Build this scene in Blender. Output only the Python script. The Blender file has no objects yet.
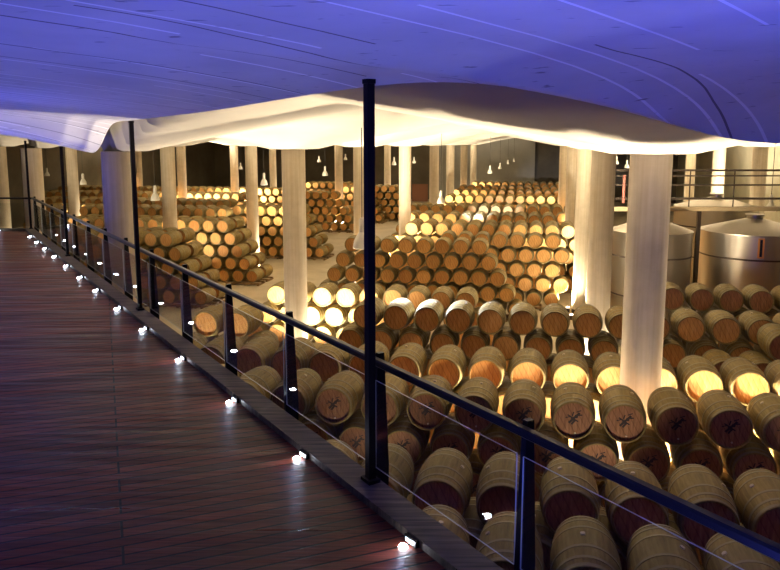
import bpy, bmesh, math, random
from mathutils import Vector, Matrix
from mathutils.bvhtree import BVHTree

random.seed(7)
SC = bpy.context.scene
COL = SC.collection
R = math.radians

# ------------------------------------------------------------------ camera model
F, HY, NAD, HE = 720.0, 143.0, 5500.0, 7.28
_q = (NAD - HY) / F
_t = (_q - math.sqrt(_q * _q - 4)) / 2
PITCH = math.atan(_t)
PY = HY + F * _t                      # image row of the optical axis
CP, SP = math.cos(PITCH), math.sin(PITCH)

def proj(P):
    X, Y, Z = P[0], P[1], P[2] - HE
    d = Y * CP - Z * SP
    v = Y * SP + Z * CP
    return 390 + F * X / d, PY - F * v / d, d

def ray(x, y):
    u, v = (x - 390) / F, (PY - y) / F
    return Vector((u, CP + v * SP, -SP + v * CP))

def at_z(x, y, z):
    r = ray(x, y)
    k = (z - HE) / r.z
    return Vector((r.x * k, r.y * k, z))

def at_y(x, y, Y):
    r = ray(x, y)
    k = Y / r.y
    return Vector((r.x * k, Y, HE + r.z * k))

cam = bpy.data.cameras.new('camera')
co = bpy.data.objects.new('camera', cam)
COL.objects.link(co)
co.location = (0, 0, HE)
co.rotation_euler = (math.pi / 2 - PITCH, 0, 0)
cam.sensor_width = 36.0
cam.lens = F / 780 * 36
cam.shift_y = -(285 - PY) / 780
cam.clip_end = 400
SC.camera = co

# ------------------------------------------------------------------ helpers
def new_mat(name, color=(.5, .5, .5), rough=.6, metal=0.0, spec=.5):
    m = bpy.data.materials.new(name)
    m.use_nodes = True
    b = m.node_tree.nodes['Principled BSDF']
    b.inputs['Base Color'].default_value = (*color, 1)
    b.inputs['Roughness'].default_value = rough
    b.inputs['Metallic'].default_value = metal
    b.inputs['Specular IOR Level'].default_value = spec
    return m

class NT:
    def __init__(s, m):
        s.t = m.node_tree
        s.b = s.t.nodes['Principled BSDF']
    def n(s, kind, **kw):
        o = s.t.nodes.new(kind)
        for k, v in kw.items():
            if k in o.inputs.keys():
                o.inputs[k].default_value = v
            else:
                setattr(o, k, v)
        return o
    def l(s, a, b):
        s.t.links.new(a, b)
    def ramp(s, fac, stops):
        r = s.n('ShaderNodeValToRGB')
        e = r.color_ramp.elements
        while len(e) < len(stops):
            e.new(.5)
        for x, (p, c) in zip(e, stops):
            x.position = p
            x.color = (*c, 1)
        s.l(fac, r.inputs['Fac'])
        return r.outputs['Color']
    def mix(s, fac, a, b, mode='MIX'):
        m = s.n('ShaderNodeMix', data_type='RGBA', blend_type=mode)
        for i, v in ((0, fac), (6, a), (7, b)):
            if isinstance(v, (int, float)):
                m.inputs[i].default_value = v
            elif isinstance(v, tuple):
                m.inputs[i].default_value = (*v, 1)
            else:
                s.l(v, m.inputs[i])
        return m.outputs[2]
    def coord(s, scale=(1, 1, 1), rot=(0, 0, 0), out='Object'):
        c = s.n('ShaderNodeTexCoord')
        mp = s.n('ShaderNodeMapping')
        mp.inputs['Scale'].default_value = scale
        mp.inputs['Rotation'].default_value = rot
        s.l(c.outputs[out], mp.inputs['Vector'])
        return mp.outputs['Vector']
    def noise(s, vec, scale, detail=4.0, rough=.55):
        k = s.n('ShaderNodeTexNoise', Scale=scale, Detail=detail, Roughness=rough)
        s.l(vec, k.inputs['Vector'])
        return k.outputs['Fac']
    def bump(s, h, strength=.3, dist=.01):
        b = s.n('ShaderNodeBump', Strength=strength, Distance=dist)
        s.l(h, b.inputs['Height'])
        s.l(b.outputs['Normal'], s.b.inputs['Normal'])

def smooth(me, angle=None):
    for p in me.polygons:
        p.use_smooth = True
    if angle is not None:
        me.set_sharp_from_angle(angle=R(angle))

def mesh_obj(name, verts, faces, mats, parent=None, fm=None, sm=None, loc=None):
    me = bpy.data.meshes.new(name)
    me.from_pydata([tuple(v) for v in verts], [], faces)
    if not isinstance(mats, (list, tuple)):
        mats = [mats]
    for m in mats:
        me.materials.append(m)
    if fm:
        me.polygons.foreach_set('material_index', fm)
    if sm is not None:
        smooth(me, sm if sm else None)
    me.update()
    o = bpy.data.objects.new(name, me)
    COL.objects.link(o)
    if parent:
        o.parent = parent
    if loc is not None:
        o.location = loc
    return o

def empty(name, loc, rz=0.0):
    o = bpy.data.objects.new(name, None)
    o.empty_display_size = .1
    COL.objects.link(o)
    o.location = loc
    o.rotation_euler = (0, 0, rz)
    return o

def tag(o, label=None, cat=None, group=None, kind=None):
    if label: o['label'] = label
    if cat: o['category'] = cat
    if group: o['group'] = group
    if kind: o['kind'] = kind
    return o

class MB:
    """collects verts and faces"""
    def __init__(s):
        s.v, s.f, s.m = [], [], []
    def add(s, v, f, mi=0):
        k = len(s.v)
        s.v += [Vector(x) for x in v]
        s.f += [tuple(i + k for i in q) for q in f]
        s.m += [mi] * len(f)
    def prism(s, base, top, mi=0):
        n = len(base)
        f = [tuple(reversed(range(n))), tuple(range(n, 2 * n))]
        f += [(i, (i + 1) % n, n + (i + 1) % n, n + i) for i in range(n)]
        s.add(list(base) + list(top), f, mi)
    def box(s, x0, x1, y0, y1, z0, z1, mi=0):
        s.prism([(x0, y0, z0), (x1, y0, z0), (x1, y1, z0), (x0, y1, z0)],
                [(x0, y0, z1), (x1, y0, z1), (x1, y1, z1), (x0, y1, z1)], mi)
    def obox(s, c, ax, ay, hx, hy, z0, z1, mi=0):
        c = Vector(c); ax = Vector(ax); ay = Vector(ay)
        q = [c - ax * hx - ay * hy, c + ax * hx - ay * hy, c + ax * hx + ay * hy, c - ax * hx + ay * hy]
        s.prism([(p.x, p.y, z0) for p in q], [(p.x, p.y, z1) for p in q], mi)
    def lathe(s, prof, n=24, c=(0, 0, 0), mi=0, a0=0.0):
        k = len(s.v)
        m = len(prof)
        for r, z in prof:
            for i in range(n):
                a = a0 + 2 * math.pi * i / n
                s.v.append(Vector((c[0] + r * math.cos(a), c[1] + r * math.sin(a), c[2] + z)))
        for j in range(m - 1):
            for i in range(n):
                s.f.append((k + j * n + i, k + j * n + (i + 1) % n, k + (j + 1) * n + (i + 1) % n, k + (j + 1) * n + i))
                s.m.append(mi)
        if prof[0][0] > 1e-4:
            s.f.append(tuple(k + i for i in reversed(range(n)))); s.m.append(mi)
        if prof[-1][0] > 1e-4:
            s.f.append(tuple(k + (m - 1) * n + i for i in range(n))); s.m.append(mi)
    def tube(s, a, b, r, n=10, mi=0):
        a, b = Vector(a), Vector(b)
        d = (b - a).normalized()
        u = d.orthogonal().normalized(); w = d.cross(u)
        ra = [a + (u * math.cos(2 * math.pi * i / n) + w * math.sin(2 * math.pi * i / n)) * r for i in range(n)]
        rb = [p + (b - a) for p in ra]
        s.prism(ra, rb, mi)
    def build(s, name, mats, parent=None, sm=None, loc=None):
        return mesh_obj(name, s.v, s.f, mats, parent, s.m, sm, loc)

ORD = ('zeroth first second third fourth fifth sixth seventh eighth ninth tenth eleventh twelfth thirteenth fourteenth fifteenth '
       'sixteenth seventeenth eighteenth nineteenth twentieth').split()
def ordinal(k):
    if k <= 20: return ORD[k]
    tens = {2: 'twenty', 3: 'thirty', 4: 'forty', 5: 'fifty'}[k // 10]
    return tens + '-' + ORD[k % 10] if k % 10 else {3: 'thirtieth', 4: 'fortieth', 5: 'fiftieth'}[k // 10]

# ------------------------------------------------------------------ directions
TH_A, TH_T = R(12.3), R(9.4)
A = Vector((math.sin(TH_A), math.cos(TH_A), 0))          # away along the cellar (barrel axis)
T = Vector((math.cos(TH_T), -math.sin(TH_T), 0))         # along a barrel row
TA = Vector((math.cos(TH_A), -math.sin(TH_A), 0))        # square to the cellar axis

# walkway: LED line, per station direction and outward normal
L0 = Vector((.0775, 5.027, 0)); LD = Vector((-.9637, 1.4775, 0)); LU = LD.normalized(); LN = Vector((LU.y, -LU.x, 0))
DECK = HE - 2.9
def walk(t, s, z=0.0):
    p = L0 + LD * t + LN * s
    return Vector((p.x, p.y, DECK + z))
def walk_s(p):
    return (Vector((p[0], p[1], 0)) - L0).dot(LN)

# ------------------------------------------------------------------ materials
def mat_staves():
    m = new_mat('barrel_oak', rough=.62, spec=.3)
    n = NT(m)
    v = n.coord((1, 1, 1))
    g = n.noise(n.coord((9, .8, 9)), 3.0, 5)
    c = n.ramp(g, [(.25, (.14, .095, .028)), (.5, (.225, .160, .046)), (.8, (.31, .23, .078))])
    oi = n.n('ShaderNodeObjectInfo')
    tint = n.ramp(oi.outputs['Random'], [(0, (.82, .78, .70)), (.5, (1, 1, .96)), (1, (1.06, 1.0, .90))])
    c = n.mix(1.0, c, tint, 'MULTIPLY')
    d = n.noise(v, 4.0, 3)
    c = n.mix(n.ramp(d, [(.52, (0, 0, 0)), (.75, (.6, .6, .6))]), c, (.16, .105, .06))
    n.l(c, n.b.inputs['Base Color'])
    n.bump(g, .25, .006)
    return m

def mat_head(name, dark):
    m = new_mat(name, rough=.6, spec=.25)
    n = NT(m)
    w = n.n('ShaderNodeTexWave', wave_type='BANDS', bands_direction='X', Scale=3.4, Distortion=.6, Detail=2.0)
    n.l(n.coord((1, 1, 1), (0, R(28), 0)), w.inputs['Vector'])
    g = n.noise(n.coord((14, 4, 1.5), (0, R(28), 0)), 3.0, 4)
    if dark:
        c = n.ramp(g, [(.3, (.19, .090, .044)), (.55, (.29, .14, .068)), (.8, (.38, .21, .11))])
    else:
        c = n.ramp(g, [(.3, (.38, .19, .055)), (.55, (.50, .265, .085)), (.8, (.58, .35, .14))])
    seam = n.ramp(w.outputs['Fac'], [(.0, (.70, .66, .62)), (.10, (1, 1, 1))])
    c = n.mix(1.0, c, seam, 'MULTIPLY')
    oi = n.n('ShaderNodeObjectInfo')
    tint = n.ramp(oi.outputs['Random'], [(0, (.72, .62, .52)), (.5, (1, .96, .92)), (1, (1.15, 1.12, 1.05))])
    c = n.mix(1.0, c, tint, 'MULTIPLY')
    n.l(c, n.b.inputs['Base Color'])
    n.bump(w.outputs['Fac'], .2, .004)
    return m

def mat_concrete(name, base, var=.12, scale=1.2, rough=.8, spec=.2, bump=.15):
    m = new_mat(name, rough=rough, spec=spec)
    n = NT(m)
    a = n.noise(n.coord(), scale, 6, .6)
    lo = tuple(x * (1 - var * 1.6) for x in base); hi = tuple(min(1, x * (1 + var)) for x in base)
    n.l(n.ramp(a, [(.3, lo), (.7, hi)]), n.b.inputs['Base Color'])
    b = n.noise(n.coord(), scale * 14, 4)
    n.bump(b, bump, .01)
    return m

M_STAVE = mat_staves()
M_HEAD = mat_head('barrel_head_oak', False)
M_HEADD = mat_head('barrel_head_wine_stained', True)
M_HOOP = new_mat('galvanised_hoop', (.25, .20, .10), .5, .35)
M_BUNG = new_mat('bung_silicone', (.55, .45, .30), .6)
M_INK = new_mat('stencil_ink', (.035, .022, .018), .8)
M_COLUMN = mat_concrete('column_concrete', (.60, .51, .37), .09, 1.6, .75)
NT(M_COLUMN)
def column_streaks():
    n = NT(M_COLUMN)
    base = n.b.inputs['Base Color'].links[0].from_socket
    s = n.noise(n.coord((7, 7, .25)), 2.0, 4)
    n.l(n.mix(1.0, base, n.ramp(s, [(.3, (.86, .83, .78)), (.65, (1, 1, 1))]), 'MULTIPLY'), n.b.inputs['Base Color'])
column_streaks()
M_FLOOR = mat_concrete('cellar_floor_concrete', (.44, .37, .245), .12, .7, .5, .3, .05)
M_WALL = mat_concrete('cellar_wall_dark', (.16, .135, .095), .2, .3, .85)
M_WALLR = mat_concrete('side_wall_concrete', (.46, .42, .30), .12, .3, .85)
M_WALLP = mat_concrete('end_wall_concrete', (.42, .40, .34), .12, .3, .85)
M_STEEL = new_mat('brushed_stainless', (.46, .41, .33), .36, 1.0)
def steel_brush():
    n = NT(M_STEEL)
    s = n.noise(n.coord((3, 3, .4)), 2.0, 2)
    r = n.ramp(s, [(.3, (.32, .32, .32)), (.7, (.40, .40, .40))])
    n.l(r, n.b.inputs['Roughness'])
steel_brush()
M_BLACK = new_mat('black_steel', (.007, .007, .008), .30, .1, .25)
M_POLE = new_mat('black_pole_paint', (.009, .007, .008), .45, .0, .10)
M_PIPE = new_mat('dark_pipe_steel', (.075, .055, .04), .4, .7)
M_CAT = new_mat('catwalk_painted_steel', (.30, .22, .115), .5, .2)
M_LAMP = new_mat('lamp_enamel', (.70, .66, .56), .45)
M_CORD = new_mat('lamp_cord', (.05, .045, .04), .6)
M_DOOR = new_mat('door_red_wood', (.25, .10, .045), .5)
M_RED = new_mat('hanging_red_hose', (.28, .09, .06), .6)
M_PALLET = mat_concrete('pallet_wood', (.30, .20, .10), .3, 6, .8)

def mat_emit(name, color, strength):
    m = new_mat(name, color, .4)
    b = m.node_tree.nodes['Principled BSDF']
    b.inputs['Emission Color'].default_value = (*color, 1)
    b.inputs['Emission Strength'].default_value = strength
    return m
M_LED = mat_emit('led_lens', (.78, .86, 1.0), 60)
M_LEDREFL = mat_emit('led_kerb_reflection', (.78, .86, 1.0), 9)  # glow in place of the LED's reflection on the kerb
M_FLOODLENS = mat_emit('floodlight_lens', (1.0, .85, .62), 12)

def mat_glass():
    m = bpy.data.materials.new('railing_glass')
    m.use_nodes = True
    t = m.node_tree
    t.nodes.clear()
    o = t.nodes.new('ShaderNodeOutputMaterial')
    tr = t.nodes.new('ShaderNodeBsdfTransparent'); tr.inputs['Color'].default_value = (.95, .97, .97, 1)
    gl = t.nodes.new('ShaderNodeBsdfGlossy'); gl.inputs['Roughness'].default_value = .01
    fr = t.nodes.new('ShaderNodeFresnel')
    ge = t.nodes.new('ShaderNodeNewGeometry')
    ma = t.nodes.new('ShaderNodeMath'); ma.operation = 'MULTIPLY_ADD'
    t.links.new(ge.outputs['Backfacing'], ma.inputs[0]); ma.inputs[1].default_value = 1 / 1.45 - 1.45; ma.inputs[2].default_value = 1.45
    t.links.new(ma.outputs[0], fr.inputs['IOR'])
    mx = t.nodes.new('ShaderNodeMixShader')
    t.links.new(fr.outputs[0], mx.inputs[0]); t.links.new(tr.outputs[0], mx.inputs[1]); t.links.new(gl.outputs[0], mx.inputs[2])
    t.links.new(mx.outputs[0], o.inputs[0])
    return m
M_GLASS = mat_glass()
M_GEDGE = new_mat('glass_edge', (.55, .62, .60), .15, 0, .8)

def mat_deck():
    m = new_mat('deck_hardwood', rough=.5, spec=.24)
    n = NT(m)
    ang = math.atan2(.37, .93)
    v = n.coord((1, 1, 1), (0, 0, -ang))
    b = n.n('ShaderNodeTexBrick', offset=.37, offset_frequency=3, squash=.7, squash_frequency=2)
    b.inputs['Scale'].default_value = 1.0
    b.inputs['Brick Width'].default_value = 41.0
    b.inputs['Row Height'].default_value = .125
    b.inputs['Mortar Size'].default_value = .011
    b.inputs['Mortar Smooth'].default_value = .3
    b.inputs['Color1'].default_value = (.15, .15, .15, 1)
    b.inputs['Color2'].default_value = (.85, .85, .85, 1)
    b.inputs['Mortar'].default_value = (0, 0, 0, 1)
    n.l(v, b.inputs['Vector'])
    g = n.noise(n.coord((1.2, 26, 1), (0, 0, -ang)), 2.2, 5)
    c = n.ramp(b.outputs['Color'], [(0, (.065, .013, .008)), (.5, (.165, .034, .018)), (1, (.30, .075, .036))])
    c = n.mix(1.0, c, n.ramp(g, [(.3, (.42, .4, .4)), (.7, (1.25, 1.2, 1.15))]), 'MULTIPLY')
    c = n.mix(b.outputs['Fac'], c, (.008, .004, .003))
    n.l(c, n.b.inputs['Base Color'])
    g2 = n.noise(n.coord((.5, 9, 1), (0, 0, -ang)), 1.3, 4)
    rr = n.ramp(g2, [(.3, (.26, .26, .26)), (.72, (.66, .66, .66))])
    n.l(rr, n.b.inputs['Roughness'])
    h = n.mix(b.outputs['Fac'], g, (0, 0, 0))
    n.bump(h, .45, .006)
    return m
M_DECK = mat_deck()
def mat_kerb():
    m = new_mat('kerb_weathered_timber', rough=.6, spec=.3)
    n = NT(m)
    ang = math.atan2(LU.y, LU.x)
    g = n.noise(n.coord((1, 22, 8), (0, 0, -ang)), 1.5, 6)
    n.l(n.ramp(g, [(.3, (.035, .028, .024)), (.55, (.12, .092, .068)), (.8, (.24, .185, .135))]), n.b.inputs['Base Color'])
    n.bump(g, .4, .01)
    return m
M_KERB = mat_kerb()

def mat_canopy():
    m = new_mat('canopy_boardmarked_concrete', rough=.75, spec=.2)
    n = NT(m)
    base = n.noise(n.coord(), .9, 6)
    c = n.ramp(base, [(.3, (.60, .58, .56)), (.7, (.74, .72, .69))])
    ang = math.atan2(.76, .65)
    # board joints of the shuttering: long pale and dark lines, broken along their length
    def lines(scale, thick, seed, run, wb):
        mp = n.coord((1, 1, 1), (0, 0, -ang))
        sx = n.n('ShaderNodeSeparateXYZ'); n.l(mp, sx.inputs[0])
        wob = n.noise(n.coord((.22, .22, .22)), 1.0, 2)
        ad = n.n('ShaderNodeMath', operation='MULTIPLY_ADD'); n.l(wob, ad.inputs[0]); ad.inputs[1].default_value = wb; n.l(sx.outputs['Y'], ad.inputs[2])
        mu = n.n('ShaderNodeMath', operation='MULTIPLY_ADD'); n.l(ad.outputs[0], mu.inputs[0]); mu.inputs[1].default_value = scale; mu.inputs[2].default_value = seed
        fr = n.n('ShaderNodeMath', operation='FRACT'); n.l(mu.outputs[0], fr.inputs[0])
        lt = n.n('ShaderNodeMath', operation='LESS_THAN'); n.l(fr.outputs[0], lt.inputs[0]); lt.inputs[1].default_value = thick * scale
        fl = n.n('ShaderNodeMath', operation='FLOOR'); n.l(mu.outputs[0], fl.inputs[0])
        cx = n.n('ShaderNodeCombineXYZ')
        xs = n.n('ShaderNodeMath', operation='MULTIPLY'); n.l(sx.outputs['X'], xs.inputs[0]); xs.inputs[1].default_value = run
        n.l(xs.outputs[0], cx.inputs[0]); 
        fs = n.n('ShaderNodeMath', operation='MULTIPLY'); n.l(fl.outputs[0], fs.inputs[0]); fs.inputs[1].default_value = 7.31
        n.l(fs.outputs[0], cx.inputs[1])
        nb = n.noise(cx.outputs[0], 1.0, 0)
        gt = n.n('ShaderNodeMath', operation='GREATER_THAN'); n.l(nb, gt.inputs[0]); gt.inputs[1].default_value = .5
        o = n.n('ShaderNodeMath', operation='MULTIPLY'); n.l(lt.outputs[0], o.inputs[0]); n.l(gt.outputs[0], o.inputs[1])
        return o.outputs[0]
    c = n.mix(lines(3.2, .026, .13, .20, .03), c, (.98, .97, .95))
    c = n.mix(lines(2.0, .020, .61, .10, .8), c, (.22, .20, .19))
    sp = n.noise(n.coord((2.2, 9, 4), (0, 0, -ang)), 1.6, 3)
    c = n.mix(n.ramp(sp, [(.66, (0, 0, 0)), (.70, (.8, .8, .8))]), c, (.25, .23, .22))
    n.l(c, n.b.inputs['Base Color'])
    return m
M_CANOPY = mat_canopy()
M_CEIL = mat_concrete('vault_concrete', (.36, .325, .265), .08, .35, .85, .15, .05)

# ------------------------------------------------------------------ canopy edge: a curve in space above the railing, bending away past the near pole
def walk_hit(x, y, sdist):
    r = ray(x, y); o = L0 + LN * sdist
    k = (o.x * LN.x + o.y * LN.y) / (r.x * LN.x + r.y * LN.y)
    return r * k + Vector((0, 0, HE))
def station(p): return (Vector((p.x, p.y, 0)) - L0).dot(LU) / LD.length
EDGE = [walk_hit(x, y, .27) for x, y in ((-60, 123), (-20, 130), (0, 133.5), (30, 139.5), (61, 146), (80, 150.5), (97, 154), (108, 126), (114, 121.5),
        (131, 120.5), (165, 116.5), (200, 112.5), (240, 107), (280, 100), (330, 92), (368, 86.5))]
dB = EDGE[-1].y
for x, y in ((400, 82), (437, 80), (480, 82), (520, 87), (560, 94.5), (600, 104), (640, 115), (680, 127), (720, 137.5), (765, 149.5)):
    EDGE.append(at_y(x, y, dB + 2.6 * ((x - 368) / 400) ** 1.15))
EDGE += [Vector((5.4, dB + 3.0, HE - .10)), Vector((8.5, dB + 3.6, HE + .1)), Vector((14, dB + 4.0, HE + .3))]
def edge_at_px(x):
    for a, b in zip(EDGE, EDGE[1:]):
        xa, xb = 390 + F * a.x / a.y, 390 + F * b.x / b.y
        if xa <= x <= xb:
            k = (x - xa) / (xb - xa); return a.lerp(b, k)
    return EDGE[0] if x < 390 + F * EDGE[0].x / EDGE[0].y else EDGE[-1]
curve = []
for a, b in zip(EDGE, EDGE[1:]):
    n = max(1, int((b - a).length / .2))
    curve += [a.lerp(b, k / n) for k in range(n)]
curve.append(EDGE[-1])
def ease(c, n, ok):
    for _ in range(n):
        c = [c[0]] + [(a + b * 2 + d) / 4 if ok(b) else b for a, b, d in zip(c, c[1:], c[2:])] + [c[-1]]
    return c
curve = ease(curve, 6, lambda p: True)
curve = ease(curve, 60, lambda p: 390 + F * p.x / p.y > 215)
PROFILE = [(200, 112.5), (240, 106.5), (280, 99.5), (330, 91.5), (368, 86), (400, 82), (437, 80), (480, 82), (520, 87), (560, 94.5), (600, 104), (640, 115), (680, 127), (720, 137.5), (765, 149.5)]
def height_from_profile(p):
    x, y, d = proj(p)
    for (xa, ya), (xb, yb) in zip(PROFILE, PROFILE[1:]):
        if xa <= x <= xb:
            k = (x - xa) / (xb - xa)
            return Vector((p.x, p.y, at_y(x, ya + (yb - ya) * k, p.y).z))
    return p
curve = ease([height_from_profile(p) for p in curve], 8, lambda p: 390 + F * p.x / p.y > 215)
def edge_at_px(x):
    for a, b in zip(curve, curve[1:]):
        xa, xb = 390 + F * a.x / a.y, 390 + F * b.x / b.y
        if xa <= x <= xb: return a.lerp(b, (x - xa) / max(xb - xa, 1e-6))
    return curve[-1]
def under_canopy(x, y, margin=.25):
    if y < 1.5: return True
    if walk_s((x, y)) < .38 + margin: return True
    e = edge_at_px(390 + F * x / y)
    return y < e.y + margin

# ------------------------------------------------------------------ columns
D_COL, ZTOP = .67, 7.035
GU = Vector((math.sin(R(12.5)), math.cos(R(12.5)), 0))
cols = []                                                # (x, y, radius, label)
def col_px(x, w, label):
    d = F * D_COL / w
    # d is depth at roughly the column top; horizontal distance ~ d
    cols.append(((x - 390) / F * d, d, label))
k = .69
main = [(649.5, 40.45, 'thick pale concrete column standing among the barrels, closest of all columns'),
        (602.5, 23.6, 'concrete column second along the aisle past the thick one'),
        (584, 15.8, 'ribbed-looking concrete column third along the aisle past the thick one'),
        (572, 12.2, 'slim concrete column fourth along the aisle past the thick one'),
        (563.5, 10.0, 'slim concrete column fifth and last showing along the main aisle')]
for x, w, l in main: col_px(x, w, l)
for x, w, l in [(119, 30.3, 'wide concrete column tinted blue just behind the walkway railing'),
                (294, 23.3, 'floodlit concrete column rising out of the low barrel stack'),
                (361, 15.0, 'concrete column half hidden behind the tall black pole'),
                (405, 12.2, 'pale column at the near end of the long central barrel stack'),
                (434, 9.3, 'second pale column along the edge of the central stack'),
                (450, 8.0, 'third pale column along the edge of the central stack'),
                (463.5, 6.9, 'fourth pale column along the edge of the central stack'),
                (473, 6.1, 'fifth and farthest pale column along the edge of the central stack'),
                (34, 19.0, 'broad pale column beyond the far corner of the walkway'),
                (169, 14.0, 'pale column between two pyramid-ended barrel stacks across the floor'),
                (252, 11.9, 'pale column standing at the stepped end of the barrel stack'),
                (339, 8.0, 'slim column beside a tall far stack under the two bell lamps'),
                (387.5, 6.6, 'slim far column just past the tall black pole'),
                (2, 13.0, 'pale column cut by the picture edge above the deck end'),
                (73.5, 10.5, 'slim column beyond the second black pole'),
                (139.5, 7.2, 'thin column close beside the wide blue-tinted column'),
                (182.5, 9.0, 'thin column behind the pale one between the stacks'),
                (235, 8.0, 'thin column rising behind the dim far barrel rows'),
                (273.5, 6.8, 'thin far column close beside the floodlit column'),
                (757.5, 14.0, 'concrete column behind the catwalk over the steel tanks, widest there'),
                (717, 12.0, 'concrete column behind the catwalk, middle one of three'),
                (689, 9.4, 'concrete column behind the catwalk, slimmest of three')]:
    col_px(x, w, l)

SHORT = ['thick column among the barrels', 'second aisle column', 'third aisle column', 'fourth aisle column', 'fifth aisle column', 'blue-tinted column by the railing', 'floodlit column in the low stack', 'column half hidden behind the black pole', 'first column along the central stack', 'second column along the central stack', 'third column along the central stack', 'fourth column along the central stack', 'fifth column along the central stack', 'broad column past the deck corner', 'pale column between the stepped stacks', 'column at the stepped end of the stack', 'slim column under two bell lamps', 'slim far column past the black pole', 'column cut by the picture edge', 'slim column beyond the second pole', 'thin column close beside the blue-tinted one', 'thin column behind the pale one', 'thin column behind the dim far rows', 'thin far column beside the floodlit one', 'widest column behind the catwalk', 'middle column behind the catwalk', 'slimmest column behind the catwalk']
for x, y, lab in cols:
    m = MB()
    r = D_COL / 2
    e = empty('concrete_column', (x, y, 0))
    tag(e, lab, 'column', 'concrete columns of the cellar', 'thing')
    m.lathe([(r, 0), (r, ZTOP + .06)], 40)
    m.build('shaft', M_COLUMN, e, 40)
    h = MB()
    h.lathe([(r + .001, 0), (r + .015, .0), (r + .015, .16), (r + .001, .165)], 40)
    h.build('foot_collar', M_PIPE, e, 40)

# ------------------------------------------------------------------ cellar shell: floor, walls, ceiling
mb = MB(); mb.box(-60, 60, -12, 110, -.2, 0)
tag(mb.build('floor', M_FLOOR), kind='structure')

def cell_ceiling_z(px, py):
    g = 0.0
    for x, y, _ in cols:
        rr = math.hypot(px - x, py - y)
        if rr < 6.5:
            g = max(g, max(0.0, 1 - max(0, rr - .70) / 5.8))
    return ZTOP + .07 + 1.1 * (1 - g) ** .9

nx, ny = 300, 340
X0, X1, Y0, Y1 = -55.0, 45.0, -10.0, 102.0
vs, fs = [], []
for j in range(ny + 1):
    for i in range(nx + 1):
        x, y = X0 + (X1 - X0) * i / nx, Y0 + (Y1 - Y0) * j / ny
        z = cell_ceiling_z(x, y)
        if under_canopy(x, y): z = max(z, HE + 1.45)
        vs.append((x, y, z))
for j in range(ny):
    for i in range(nx):
        a = j * (nx + 1) + i
        fs.append((a, a + nx + 1, a + nx + 2, a + 1))
ce = mesh_obj('ceiling', vs, fs, M_CEIL, sm=0)
tag(ce, kind='structure')

def wall(name, p, q, z0, z1, mat, th=.3):
    p, q = Vector((*p, 0)), Vector((*q, 0))
    u = (q - p).normalized(); w = Vector((-u.y, u.x, 0))
    m = MB(); m.obox((p + q) / 2, u, w, (q - p).length / 2, th / 2, z0, z1)
    return tag(m.build(name, mat), kind='structure')

END_B = 93.0
def ab(a, b):
    p = TA * a + A * b
    return (p.x, p.y)
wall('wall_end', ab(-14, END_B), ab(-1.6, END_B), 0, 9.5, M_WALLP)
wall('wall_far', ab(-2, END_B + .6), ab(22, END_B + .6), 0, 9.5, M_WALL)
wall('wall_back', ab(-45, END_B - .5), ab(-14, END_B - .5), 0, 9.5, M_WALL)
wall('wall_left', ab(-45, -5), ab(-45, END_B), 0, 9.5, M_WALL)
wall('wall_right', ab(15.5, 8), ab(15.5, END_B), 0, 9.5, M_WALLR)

# ------------------------------------------------------------------ walkway deck, kerb
TE = 12.75                                                # station of the far corner
WX = Vector((-1, .02, 0)).normalized()                    # far edge runs this way
c0, c1 = walk(-5, .3), walk(TE, .3)
far_end = c1 + WX * 9
inner = walk(-5, -9.0)
m = MB()
poly = [c0, c1, far_end, Vector((far_end.x - 2, far_end.y - 24, DECK)), Vector((inner.x, inner.y, DECK))]
m.prism([(p.x, p.y, DECK - .32) for p in poly], [(p.x, p.y, DECK) for p in poly])
tag(m.build('walkway_deck', M_DECK), 'dark red hardwood plank deck of the raised walkway', 'walkway')
m = MB()
WN = Vector((-WX.y, WX.x, 0))                             # square to the far edge, towards the camera
def cross_pt(s, w):
    # on the line s of the walkway edge and w metres inside the far edge
    a0 = walk(0, s); k = ((c1 + WN * w) - a0).dot(WN) / LU.dot(WN)
    return a0 + LU * k
if WN.y > 0: WN = -WN
q = [walk(-5, .02), walk(-5, .28), cross_pt(.28, .02), cross_pt(.28, .02) + WX * 9, cross_pt(.28, .02) + WX * 9 + WN * .26, cross_pt(.02, .28)]
m.prism([(p.x, p.y, DECK + .001) for p in q], [(p.x, p.y, DECK + .065) for p in q])
tag(m.build('timber_kerb', M_KERB), 'weathered grey timber kerb along the edge of the walkway deck', 'kerb')

# ------------------------------------------------------------------ railing: posts, handrail, glass, poles, LED lights
rail = empty('walkway_railing', walk(4, .3))
tag(rail, 'black steel and glass railing running along the walkway edge', 'railing')
ro = Vector(rail.location)
def loc(p): return Vector(p) - ro
def bar(a, b, w, h, name, mat, parent):
    a, b = loc(a), loc(b)
    u = (b - a).normalized(); wv = Vector((0, 0, 1)).cross(u).normalized(); up = Vector((0, 0, 1))
    def ring(c):
        pts = []
        for ca, sa in ((-1, -.6), (-.6, -1), (.6, -1), (1, -.6), (1, .6), (.6, 1), (-.6, 1), (-1, .6)):
            pts.append(c + wv * ca * w / 2 + up * sa * h / 2)
        return pts
    mm = MB(); mm.prism(ring(a), ring(b))
    return mm.build(name, mat, parent)
RH = 1.07
HC = cross_pt(.31, -.01) + Vector((0, 0, RH))
bar(walk(-4.5, .31, RH), HC, .075, .06, 'handrail', M_BLACK, rail)
bar(HC, HC + WX * 8, .075, .06, 'handrail', M_BLACK, rail)
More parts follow.
